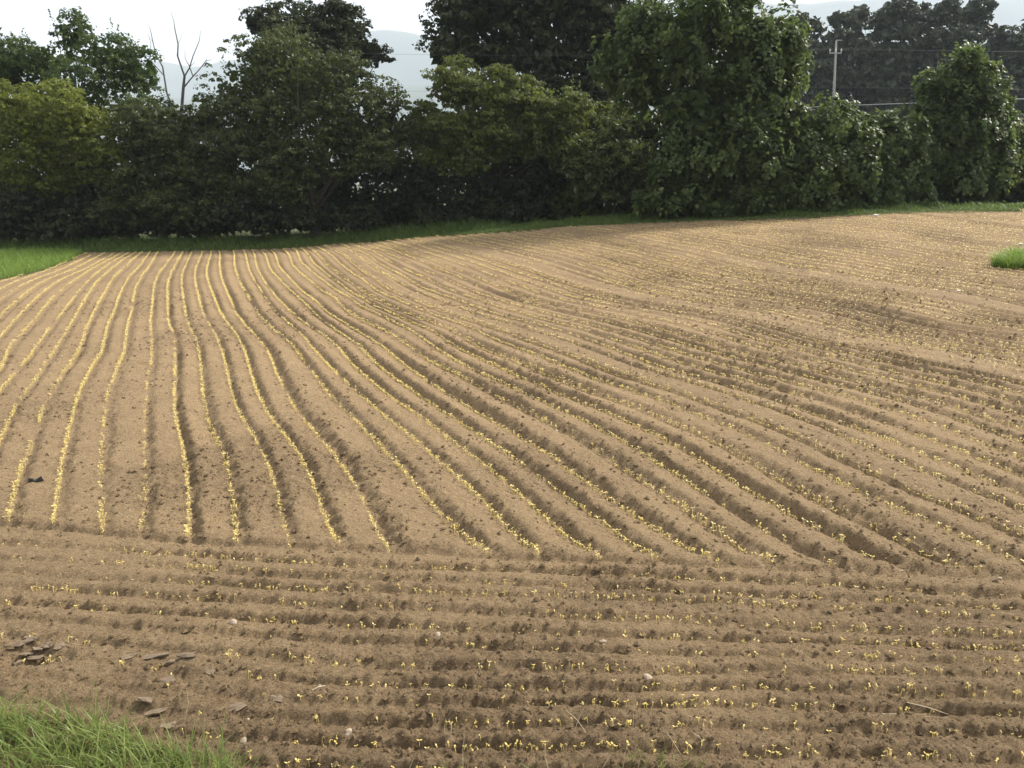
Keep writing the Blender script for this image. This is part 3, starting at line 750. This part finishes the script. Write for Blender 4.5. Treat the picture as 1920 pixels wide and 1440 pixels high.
# verge below the trees
n = 40000
x = RNG.uniform(-42, 62, n)
y = edge_y(x) + RNG.random(n) ** 1.4 * (4.2 + 2.2 * sstep(4, -8, x)) - .05 + .3 * vnoise(x, x * 0, 1.7, 97)
hN = (.24 + .42 * sstep(.2, 3.0, y - edge_y(x))) * (1 - .55 * sstep(-8, 12, x)) + .5 * sstep(3.0, 5.5, y - edge_y(x)) * sstep(4, -8, x) + .22 * vnoise(x, y, 1.3, 96)
V, Fc, tn = blades(x, y, surf(x, y), np.clip(hN, .08, 1) * RNG.uniform(.6, 1.3, n), RNG.uniform(.03, .07, n), RNG, segs=2, bend=.6)
o = obj('grass', np_mesh('grass', V, Fc, {'tone': tn}), M_verge); tag(o, 'strip of weedy grass verge along the foot of the tree line', 'grass', kind='stuff')
# bright patch at the left
poly = PATCH[(PATCH[:, 0] > -60)]
q = scatter(PATCH, 26000, RNG); q = q[q[:, 0] > -.85 * q[:, 1]]
V, Fc, tn = blades(q[:, 0], q[:, 1], surf(q[:, 0], q[:, 1]), RNG.lognormal(math.log(.42), .25, len(q)), RNG.uniform(.02, .045, len(q)), RNG, segs=2, bend=.6)
o = obj('grass', np_mesh('grass', V, Fc, {'tone': tn}), M_bright); tag(o, 'bright green grass patch jutting into the field below the yellow-green tree', 'grass', kind='stuff')
# tuft at the right
poly = [ground(*p)[:2] for p in [(1858,498),(1880,488),(1930,480),(2010,480),(2030,498),(1960,503),(1890,503)]]
q = scatter(poly, 5000, RNG)
V, Fc, tn = blades(q[:, 0], q[:, 1], surf(q[:, 0], q[:, 1]), RNG.lognormal(math.log(.62), .25, len(q)) , RNG.uniform(.02, .04, len(q)), RNG, segs=3, bend=.8)
o = obj('grass', np_mesh('grass', V, Fc, {'tone': tn}), M_bright); tag(o, 'isolated green grass tuft standing alone in the ploughed soil', 'grass', kind='stuff')

# ------------------------------------------------------------------ seedlings
M_seed = leaf_mat('yellow_seedling', (.54, .41, .12), (.78, .61, .20), (.90, .77, .37), .3)

def seedling_template(rng, h, spread=1.0, hook=False):
    """bean seedling: bent stem and two cotyledons / first leaves"""
    ld = rng.uniform(0, 2 * math.pi); lx, ly = math.cos(ld), math.sin(ld)
    pts = [np.array([0, 0, -.01]), np.array([lx * .06 * h, ly * .06 * h, h * .5]), np.array([lx * .16 * h, ly * .16 * h, h * .92])]
    if hook: pts += [np.array([lx * .32 * h, ly * .32 * h, h * .98]), np.array([lx * .42 * h, ly * .42 * h, h * .85])]
    r = np.linspace(.0032, .0024, len(pts))
    v, q, c = tube(pts, r, 4)
    V = [v]; Q = [q]; o = len(v)
    tn = [np.full(len(v), .75)]
    top = pts[-1]
    nl = 2 if not hook else 2
    a0 = rng.uniform(0, math.pi)
    for k in range(nl + (rng.random() < .35)):
        a = a0 + k * math.pi + rng.normal(0, .35); el = rng.uniform(-.1, .8) if not hook else rng.uniform(-1.2, -.4)
        L = .021 * spread * rng.uniform(.8, 1.25); w_ = L * .36
        d = np.array([math.cos(a) * math.cos(el), math.sin(a) * math.cos(el), math.sin(el)]); e_ = np.array([-math.sin(a), math.cos(a), 0]); nn = np.cross(d, e_)
        lv = np.array([top, top + d * L * .35 + e_ * w_ - nn * .003, top + d * L * .8 + e_ * w_ * .8 - nn * .002, top + d * L * 1.05, top + d * L * .8 - e_ * w_ * .8 - nn * .002, top + d * L * .35 - e_ * w_ - nn * .003])
        V.append(lv); Q.append(np.array([[o, o + 1, o + 2, o + 3], [o, o + 3, o + 4, o + 5]])); o += 6
        tn.append(np.full(6, np.clip(rng.normal(.5, .2), 0, 1)))
    return np.concatenate(V), np.concatenate(Q), np.concatenate(tn)

trng = np.random.default_rng(33)
TPL = [seedling_template(trng, trng.uniform(.040, .078), trng.uniform(.9, 1.25), hook=(k % 3 == 2)) for k in range(12)]
TPL_MESH = [np_mesh('seedling', v, q, {'tone': t}) for v, q, t in TPL]

def stamp(x, y, z, rot, sc_, tpl_id, templates):
    Vs = []; Fs = []; Ts = []; o = 0
    for k, (v, q, t) in enumerate(templates):
        s = np.where(tpl_id == k)[0]
        if len(s) == 0: continue
        c, si = np.cos(rot[s]), np.sin(rot[s])
        vx = (v[None, :, 0] * c[:, None] - v[None, :, 1] * si[:, None]) * sc_[s, None] + x[s, None]
        vy = (v[None, :, 0] * si[:, None] + v[None, :, 1] * c[:, None]) * sc_[s, None] + y[s, None]
        vz = v[None, :, 2] * sc_[s, None] + z[s, None]
        V = np.stack([vx, vy, vz], 2).reshape(-1, 3); m = len(v)
        Fq = (q[None] + (np.arange(len(s)) * m)[:, None, None]).reshape(-1, 4) + o
        Vs.append(V); Fs.append(Fq); Ts.append(np.clip(np.tile(t, len(s)) + np.repeat(RNG.normal(0, .15, len(s)), m), 0, 1)); o += len(V)
    return np.concatenate(Vs), np.concatenate(Fs), np.concatenate(Ts)

# headland rows
hs_x = []; hs_y = []; hs_row = []
for k in range(1, 13):
    xx = np.arange(-9.5, 10.5, .045) + RNG.normal(0, .02, int(math.ceil(20 / .045)))[:len(np.arange(-9.5, 10.5, .045))]
    dens = vnoise(xx, xx * 0 + k * 9.3, .55, 120 + k) * .9 + .75 * vnoise(xx, xx * 0 + k * 5.1, 2.5, 140 + k)
    base = .20 + .22 * sstep(-5, 4, xx) + (0.06 if k in (3, 4, 7) else 0)
    if k >= 6: base = base - .25 * sstep(-1.5, -4.5, xx)
    pr = np.clip(base * (.35 + .65 * sstep(-.9, .2, dens)) + .40 * sstep(.2, .9, dens), 0, .9)
    ok = RNG.random(len(xx)) < pr; xx = xx[ok]
    rep = 1 + (RNG.random(len(xx)) < .35).astype(int); xx = np.repeat(xx, rep) + RNG.normal(0, .018, rep.sum())
    hs_x.append(xx); hs_y.append(head_y(k, xx) + RNG.normal(0, .020, len(xx)) + .01); hs_row.append(np.full(len(xx), k))
hx = np.concatenate(hs_x); hy = np.concatenate(hs_y); hr = np.concatenate(hs_row)
pg = np.array([ground(*p)[:2] for p in [(-260,1340),(0,1330),(150,1345),(300,1390),(480,1440),(480,1700),(-300,1700)]])
ok = ~in_poly(hx, hy, pg) & (np.abs(hx) < .72 * (hy + 1.5) + 1.0); hx, hy, hr = hx[ok], hy[ok], hr[ok]
hz = surf(hx, hy)
# the 300 largest in view: whole rows from the near border backwards
infr = (np.abs(hx / (hy * math.cos(PITCH) + (5 - hz) * math.sin(PITCH))) < .635)
order = np.argsort(hy - hx * -.03)
order = [i for i in order if infr[i] and hy[i] > 6.05]
solo = order[:300]; is_solo = np.zeros(len(hx), bool); is_solo[solo] = True
for i in solo:
    k = int(RNG.integers(len(TPL)))
    o = bpy.data.objects.new('seedling', TPL_MESH[k])
    if not TPL_MESH[k].materials: TPL_MESH[k].materials.append(M_seed)
    o.location = (float(hx[i]), float(hy[i]), float(hz[i])); o.rotation_euler = (0, 0, float(RNG.uniform(0, 6.28)))
    s = float(RNG.uniform(.7, 1.12)); o.scale = (s, s, s)
    COL.objects.link(o)
    tag(o, 'pale yellow bean seedling in the crosswise rows closest to the grass clump', 'seedling', 'bean seedlings at the near border of the field')
rest = np.where(~is_solo)[0]
V, Fq, tn = stamp(hx[rest], hy[rest], hz[rest], RNG.uniform(0, 6.28, len(rest)), RNG.uniform(.7, 1.12, len(rest)), RNG.integers(0, len(TPL), len(rest)), TPL)
o = obj('seedlings', np_mesh('seedlings', V, Fq, {'tone': tn}), M_seed); tag(o, 'yellow bean seedlings in the farther crosswise headland rows', 'seedlings', kind='stuff')

# main field rows
TPL_FAR = []
for k in range(8):
    h = trng.uniform(.05, .09); a = trng.uniform(0, 6.28); L = .034
    v = [[-.003, 0, 0], [.003, 0, 0], [.003, 0, h], [-.003, 0, h]]; q = [[0, 1, 2, 3]]
    for j in range(2):
        aa = a + j * math.pi + trng.normal(0, .4); el = trng.uniform(0, .7); d = np.array([math.cos(aa) * math.cos(el), math.sin(aa) * math.cos(el), math.sin(el)]); e_ = np.array([-math.sin(aa), math.cos(aa), 0]) * L * .42
        p0 = np.array([0, 0, h]); b = len(v); v += [list(p0), list(p0 + d * L * .6 + e_), list(p0 + d * L * 1.15), list(p0 + d * L * .6 - e_)]; q.append([b, b + 1, b + 2, b + 3])
    TPL_FAR.append((np.array(v), np.array(q), np.full(len(v), .5)))
TPL_DOT = [(v[4:], q[1:] - 4, t[4:]) for v, q, t in TPL_FAR]
mx_, my_, near_flag = [], [], []
for n in range(-24, 122):
    s = np.arange(2.0, 110.0, .1)
    d_lush = 1.0 if n <= 16 else .8
    s = s + RNG.normal(0, .03, len(s)); t = row_t(n, s)
    x = s * DV[0] + t * NV[0]; y = s * DV[1] + t * NV[1]
    vis = (y > 6) & (np.abs(x) < .70 * y + 2.5)
    x, y, s = x[vis], y[vis], s[vis]
    if len(x) == 0: continue
    ok = (y > np.interp(x, XG, HY[0], left=HY[0][0], right=HY[0][-1]) + .02) & (y < edge_y(x) - 1.2 - .5 * vnoise(x, x * 0, 2.0, 3))
    ok[ok] &= ~in_poly(x[ok], y[ok], PATCH)
    x, y, s = x[ok], y[ok], s[ok]
    if len(x) == 0: continue
    gap = vnoise(s, s * 0 + n * 3.7, 1.1, 160) * .7 + .7 * vnoise(s, s * 0 + n * 2.3, 4.5, 161)
    if n > 16: gap = gap + .55 * vnoise(s / 7, s * 0 + (n // 3) * 1.7, 1.0, 163) + (.25 if n % 4 == 0 else 0)
    pr = np.clip(d_lush * (1.0 - sstep(.25, .95, gap) * .85), .03, 1)
    if n == 3: pr = pr * np.where(s < 24, .22, .8)
    if n == 2: pr = pr * np.where((s > 13.5) & (s < 24), .45, 1)
    if n in (5, 6): pr = pr * .75
    if n in (30,): pr = pr * .15
    ok = RNG.random(len(x)) < pr; x, y = x[ok], y[ok]
    rep = np.where(y < 34, 3, 2) if n <= 16 else np.where(y < 40, 3, 2)
    x = np.repeat(x, rep); y = np.repeat(y, rep)
    j = RNG.normal(0, .019, len(x)); j2 = RNG.normal(0, .035, len(x))
    mx_.append(x + NV[0] * (j - .01) + DV[0] * j2); my_.append(y + NV[1] * (j - .01) + DV[1] * j2)
mx_ = np.concatenate(mx_); my_ = np.concatenate(my_); mz = surf(mx_, my_)
nearm = my_ < 19
tplx = TPL_FAR + TPL + TPL_DOT
ids = np.where(nearm & (RNG.random(len(mx_)) < .6), 8 + RNG.integers(0, len(TPL), len(mx_)), RNG.integers(0, 8, len(mx_)))
ids = np.where(my_ > 24, 8 + len(TPL) + ids % 8, ids)
sc1 = RNG.uniform(.8, 1.2, len(mx_)) * (1 + .55 * sstep(16, 40, my_))
V, Fq, tn = stamp(mx_, my_, mz, RNG.uniform(0, 6.28, len(mx_)), sc1, ids, tplx)
o = obj('seedlings', np_mesh('seedlings', V, Fq, {'tone': tn}), M_seed); tag(o, 'long rows of yellow bean seedlings running away across the field', 'seedlings', kind='stuff')
print('main seedlings', len(mx_), 'headland', len(hx), 'faces', len(Fq))

# ------------------------------------------------------------------ loose clods and stones
M_clod = soil_mat('clod_soil', rock=True)
def clod_template(rng):
    v = np.array([[1, 0, 0], [-1, 0, 0], [0, 1, 0], [0, -1, 0], [0, 0, 1], [0, 0, -1], [.6, .6, .5], [-.6, -.6, .4]], float)
    v = v[:6] * rng.uniform(.55, 1.2, (6, 1)) + rng.normal(0, .16, (6, 3)); v[:, 2] *= .62
    f = np.array([[0, 2, 4], [2, 1, 4], [1, 3, 4], [3, 0, 4], [2, 0, 5], [1, 2, 5], [3, 1, 5], [0, 3, 5]])
    return v, f
CT = [clod_template(trng) for _ in range(14)]
def stamp_tri(x, y, z, size, ids, rot):
    Vs = []; Fs = []; o = 0
    for k, (v, f) in enumerate(CT):
        s = np.where(ids == k)[0]
        if len(s) == 0: continue
        c, si = np.cos(rot[s]), np.sin(rot[s])
        vx = (v[None, :, 0] * c[:, None] - v[None, :, 1] * si[:, None]) * size[s, None] + x[s, None]
        vy = (v[None, :, 0] * si[:, None] + v[None, :, 1] * c[:, None]) * size[s, None] + y[s, None]
        vz = v[None, :, 2] * size[s, None] + z[s, None]
        V = np.stack([vx, vy, vz], 2).reshape(-1, 3)
        Fs.append((f[None] + (np.arange(len(s)) * 6)[:, None, None]).reshape(-1, 3) + o); Vs.append(V); o += len(V)
    return np.concatenate(Vs), np.concatenate(Fs)
n = 98000
y = 5.2 * np.exp(RNG.random(n) * math.log(36 / 5.2)); x = (y + 3) * RNG.uniform(-.78, .78, n)
zr, cl, mo, ins, bl = relief(x, y)
pa = sstep(-.2, .6, vnoise(x, y, 4.0, 43) + .4 * vnoise(x, y, 1.1, 44))
pr = (.12 + .5 * np.clip(cl, 0, 1.2) + .45 * pa + .25 * sstep(.2, .9, vnoise(x, y, .8, 170)))
ok = (RNG.random(n) < pr * .9) & (ins > .9); x, y, zr = x[ok], y[ok], zr[ok]
size = .0145 * RNG.lognormal(0, .6, len(x)) * (1 + .03 * (y - 5)); size = np.minimum(size * (1 - .25 * bl[ok]), .055)
V, Fq = stamp_tri(x, y, H(x, y) + zr + size * .22, size, RNG.integers(0, len(CT), len(x)), RNG.uniform(0, 6.28, len(x)))
o = obj('soil_clods', np_mesh('soil_clods', V, Fq), M_clod); tag(o, 'loose brown soil crumbs and clods strewn over the furrows', 'soil clods', kind='stuff')
print('clods', len(x))

M_stone = plain_mat('pale_stone', (.33, .265, .195), .9, .3, 25)
M_white = plain_mat('white_scrap', (.80, .80, .79), .6, .05, 30)
def rock_mesh(name, rng, flat=.6, sub=2, rough=.22):
    # cube sphere, shaken
    import bmesh
    bm = bmesh.new(); bmesh.ops.create_icosphere(bm, subdivisions=sub, radius=1)
    for v in bm.verts:
        p = v.co; r = 1 + rough * (math.sin(p.x * 3.1 + rng.uniform(0, .3)) * .5 + math.cos(p.y * 2.7 + p.z * 2) * .5) + rng.normal(0, .05)
        v.co = p * r; v.co.z *= flat
    me = bpy.data.meshes.new(name); bm.to_mesh(me); bm.free(); return me
STONES = [((1215, 1267), 15, 'smooth white stone', 'pale'), ((437, 1165), 12, 'pale flat stone', 'pale'), ((365, 1182), 10, 'grey brown stone', 'clod'), ((465, 1340), 6, 'small pale stone', 'pale'),
          ((652, 1372), 12, 'rounded pale stone', 'pale'), ((820, 1190), 10, 'flat buff stone', 'pale'), ((1045, 799), 8, 'pale broken stone', 'pale'), ((1690, 1066), 6, 'small white stone', 'pale'),
          ((455, 1378), 12, 'chalky broken stone', 'pale'), ((600, 1285), 6, 'small buff stone', 'pale'), ((1412, 1246), 8, 'brown stone', 'clod'), ((1365, 1312), 9, 'earthy rounded stone', 'clod'),
          ((285, 718), 5, 'white pebble', 'pale'), ((590, 661), 4, 'white pebble', 'pale'), ((1543, 960), 6, 'buff pebble', 'pale'), ((1130, 1203), 9, 'light elongated stone', 'pale'), ((605, 1372), 9, 'earth coloured stone', 'clod'),
          ((1450, 1045), 6, 'pale chip of stone', 'pale'), ((1875, 1080), 8, 'pinkish buff stone', 'pale'), ((1290, 1385), 8, 'rough brown stone', 'clod')]
WHERE = ['on the bare strip among the crosswise rows', 'beside the sparse crosswise row past the crusted slabs', 'near the crusted slabs', 'just beyond the tip of the grass clump', 'lying on the cloddy near border',
         'between two crosswise seedling rows', 'at the end of a gap in a long seedling row', 'on the turning strip where the long rows end', 'beside the grass clump', 'near the split straw',
         'under a crosswise seedling row', 'in a crosswise furrow', 'beside a break in a long seedling row', 'in the smooth bed between long rows', 'at the foot of the long rows',
         'under the yellow crosswise row', 'in the cloddy soil of the border', 'where the long rows meet the headland', 'at the end of the turning strip under the longest rows', 'low on the near border']
for k, ((px, py), wpx, nm, mt) in enumerate(STONES):
    g = ground(px, py); dep = math.hypot(g[1], 5)
    me = rock_mesh('stone', np.random.default_rng(300 + k), RNG.uniform(.45, .7))
    o = obj('stone', me, M_stone if mt == 'pale' else M_clod); r = wpx * .7 * dep / F
    o.scale = (r, r * RNG.uniform(.6, .9), r); o.rotation_euler = (RNG.normal(0, .15), RNG.normal(0, .15), RNG.uniform(0, 6.28))
    o.location = (g[0], g[1], float(surf(g[0], g[1])[0]) + r * .05)
    tag(o, f'{nm} {WHERE[k]}', 'stone', 'loose stones on the field')

# crusted soil slabs
M_slab = plain_mat('dried_crust', (.165, .122, .080), .95, .4, 25)
def slab(px, py, wpx, dpx, tilt, label, seed):
    rng = np.random.default_rng(seed); g = ground(px, py); m = math.hypot(g[1], 5) / F
    n = 11; th = np.linspace(0, 2 * math.pi, n, endpoint=False) + rng.uniform(-.25, .25, n); r = rng.uniform(.55, 1.1, n)
    a, b = wpx * m * .6, dpx * m * .62 / .55; h = .012 + .010 * rng.random()
    top = np.stack([a * r * np.cos(th), b * r * np.sin(th), h + rng.normal(0, .006, n)], 1); bot = top * np.array([.9, .9, 0]) + np.array([0, 0, 0])
    V = np.concatenate([top, bot, [[0, 0, h + .006]]])
    tri = np.array([[k, (k + 1) % n, 2 * n] for k in range(n)]); qd = np.array([[k, n + k, n + (k + 1) % n, (k + 1) % n] for k in range(n)])
    o = obj('soil_slab', np_mesh('soil_slab', V, [tri, qd]), M_slab)
    o.location = (g[0], g[1], float(surf(g[0], g[1])[0]) + .012); o.rotation_euler = ((.30 if seed % 3 else -.5) * tilt, rng.normal(0, .14), rng.normal(0, .5))
    tag(o, label, 'soil slab', 'broken crust slabs beside the grass clump')
SL = 'broken plate of dried soil crust lying near the grass clump'
for k, (a, b, c_, d_, t_) in enumerate([(40, 1208, 50, 9, .35), (58, 1199, 34, 6, .2), (72, 1211, 30, 10, .6), (88, 1207, 26, 9, .3), (62, 1224, 30, 7, .5), (30, 1233, 16, 9, .3), (112, 1210, 20, 10, .5), (112, 1230, 26, 15, .8), (48, 1220, 22, 8, .5),
                                     (285, 1225, 62, 7, .15), (240, 1230, 30, 7, .3), (320, 1236, 18, 10, .6), (350, 1228, 40, 8, .4), (312, 1272, 30, 14, .8), (275, 1316, 40, 7, .1), (295, 1326, 36, 8, .1), (395, 1256, 22, 8, .3), (318, 1400 - 42, 30, 10, .4), (445, 1322, 34, 10, .3), (520, 1305, 30, 9, .2)]):
    slab(a, b, c_, d_, t_, SL, 400 + k)

# black scrap between the first rows
M_black = plain_mat('black_film', (.012, .012, .013), .55, .2, 20)
g = ground(66, 903); m = math.hypot(g[1], 5) / F
pr_ = [(-12, 0), (-7, 5), (-3, 4), (0, 1), (3, 4), (8, 8), (12, 7), (9, 2), (4, -3), (-4, -4), (-9, -3)]
V = np.array([[x * m, y * m * .9, .03 + .035 * math.sin(x * .9) + .02 * (y > 4)] for x, y in pr_] + [[x * m * 1.03, y * m, -.005] for x, y in pr_] + [[0, 0, .035]])
n = len(pr_)
o = obj('plastic_scrap', np_mesh('plastic_scrap', V, [np.array([[k, (k + 1) % n, 2 * n] for k in range(n)]), np.array([[k, n + k, n + (k + 1) % n, (k + 1) % n] for k in range(n)])]), M_black)
o.location = (g[0], g[1], float(surf(g[0], g[1])[0]) + .01); tag(o, 'small crumpled black scrap lying between two seedling rows', 'scrap')
for (px, py, wpx, lab) in [(1641, 404, 6, 'white scrap on the soil against the grass verge below the vine mound'), (1912, 456, 5, 'white scrap on the soil behind the isolated grass tuft'), (1796, 543, 5, 'small white scrap lying among far rows near the isolated grass tuft')]:
    g = ground(px, py); me = rock_mesh('litter_scrap', np.random.default_rng(px), .45, 1, .5); o = obj('litter_scrap', me, M_white); r = wpx * g[1] / F
    o.scale = (r, r * .7, r); o.location = (g[0], g[1], float(surf(g[0], g[1])[0]) + r * .25); tag(o, lab, 'litter')

# dry stalks
M_straw = plain_mat('dry_straw', (.52, .43, .29), .7, .2, 30)
STK = [((1186,1368),(1192,1308)), ((1212,1362),(1228,1310)), ((1075,1370),(1100,1318)), ((1100,1375),(1060,1330)), ((1002,1432),(1001,1408)), ((1165,1440),(1176,1392)), ((1128,1436),(1146,1412)), ((1280,1405),(1250,1374)), ((1395,1440),(1400,1412)),
       ((833,1376),(836,1346)), ((845,1380),(844,1352)), ((868,1440),(872,1370)), ((1195,1440),(1202,1408)), ((1320,1395),(1300,1375)), ((760,1438),(780,1412)), ((345,1350),(350,1290)), ((1485,1440),(1484,1410)), ((1030,1438),(1022,1400))]
for k, (b_, t_) in enumerate(STK):
    g = ground(*b_); g[2] = float(surf(g[0], g[1])[0]); tp = at(t_[0], t_[1], g[1] - .03)
    md = (g + tp) / 2 + np.array([RNG.normal(0, .012), .01, 0])
    g0 = g - np.array([0, 0, .02])
    v, q, c = tube([g0 - g, md - g, tp - g], [.0035, .003, .0015], 5)
    o = obj('dry_stalk', np_mesh('dry_stalk', v, [q, c]), M_straw); o.location = g
    tag(o, 'thin upright dry straw stalk on the near border of the field', 'stalk', 'dry stalks on the near border')
for k, (a, b) in enumerate([((585, 1293), (610, 1284)), ((1700, 1316), (1780, 1328)), ((1530, 722), (1560, 712)), ((1655, 1332), (1745, 1336)), ((355, 925), (345, 905))]):
    g, h_ = ground(*a), ground(*b); g[2] = float(surf(g[0], g[1])[0]) + .012; h_[2] = float(surf(h_[0], h_[1])[0]) + .012
    v, q, c = tube([[0, 0, 0], (h_ - g) / 2 + np.array([0, 0, .012]), h_ - g], [.006, .006, .004], 5)
    o = obj('straw', np_mesh('straw', v, [q, c]), M_straw); o.location = g
    tag(o, ['split pale straw lying past the tip of the grass clump', 'pale straw lying across the near crosswise rows', 'pale straw stick lying across the far long rows', 'dark-sided straw lying on a near furrow', 'short straw lying on the boldest long seedling row'][k], 'straw')

# ------------------------------------------------------------------ air
hz_m, t, out = new_mat('haze')
pv = t.nodes.new('ShaderNodeVolumePrincipled'); pv.inputs['Color'].default_value = (.78, .87, 1.0, 1); pv.inputs['Density'].default_value = .00016
t.links.new(pv.outputs[0], out.inputs['Volume'])
v, f = box(0, 3900, 735, 17000, 8400, 1474)
o = obj('haze', np_mesh('haze', v, f), hz_m); tag(o, 'thin pale summer haze', 'haze', kind='stuff')
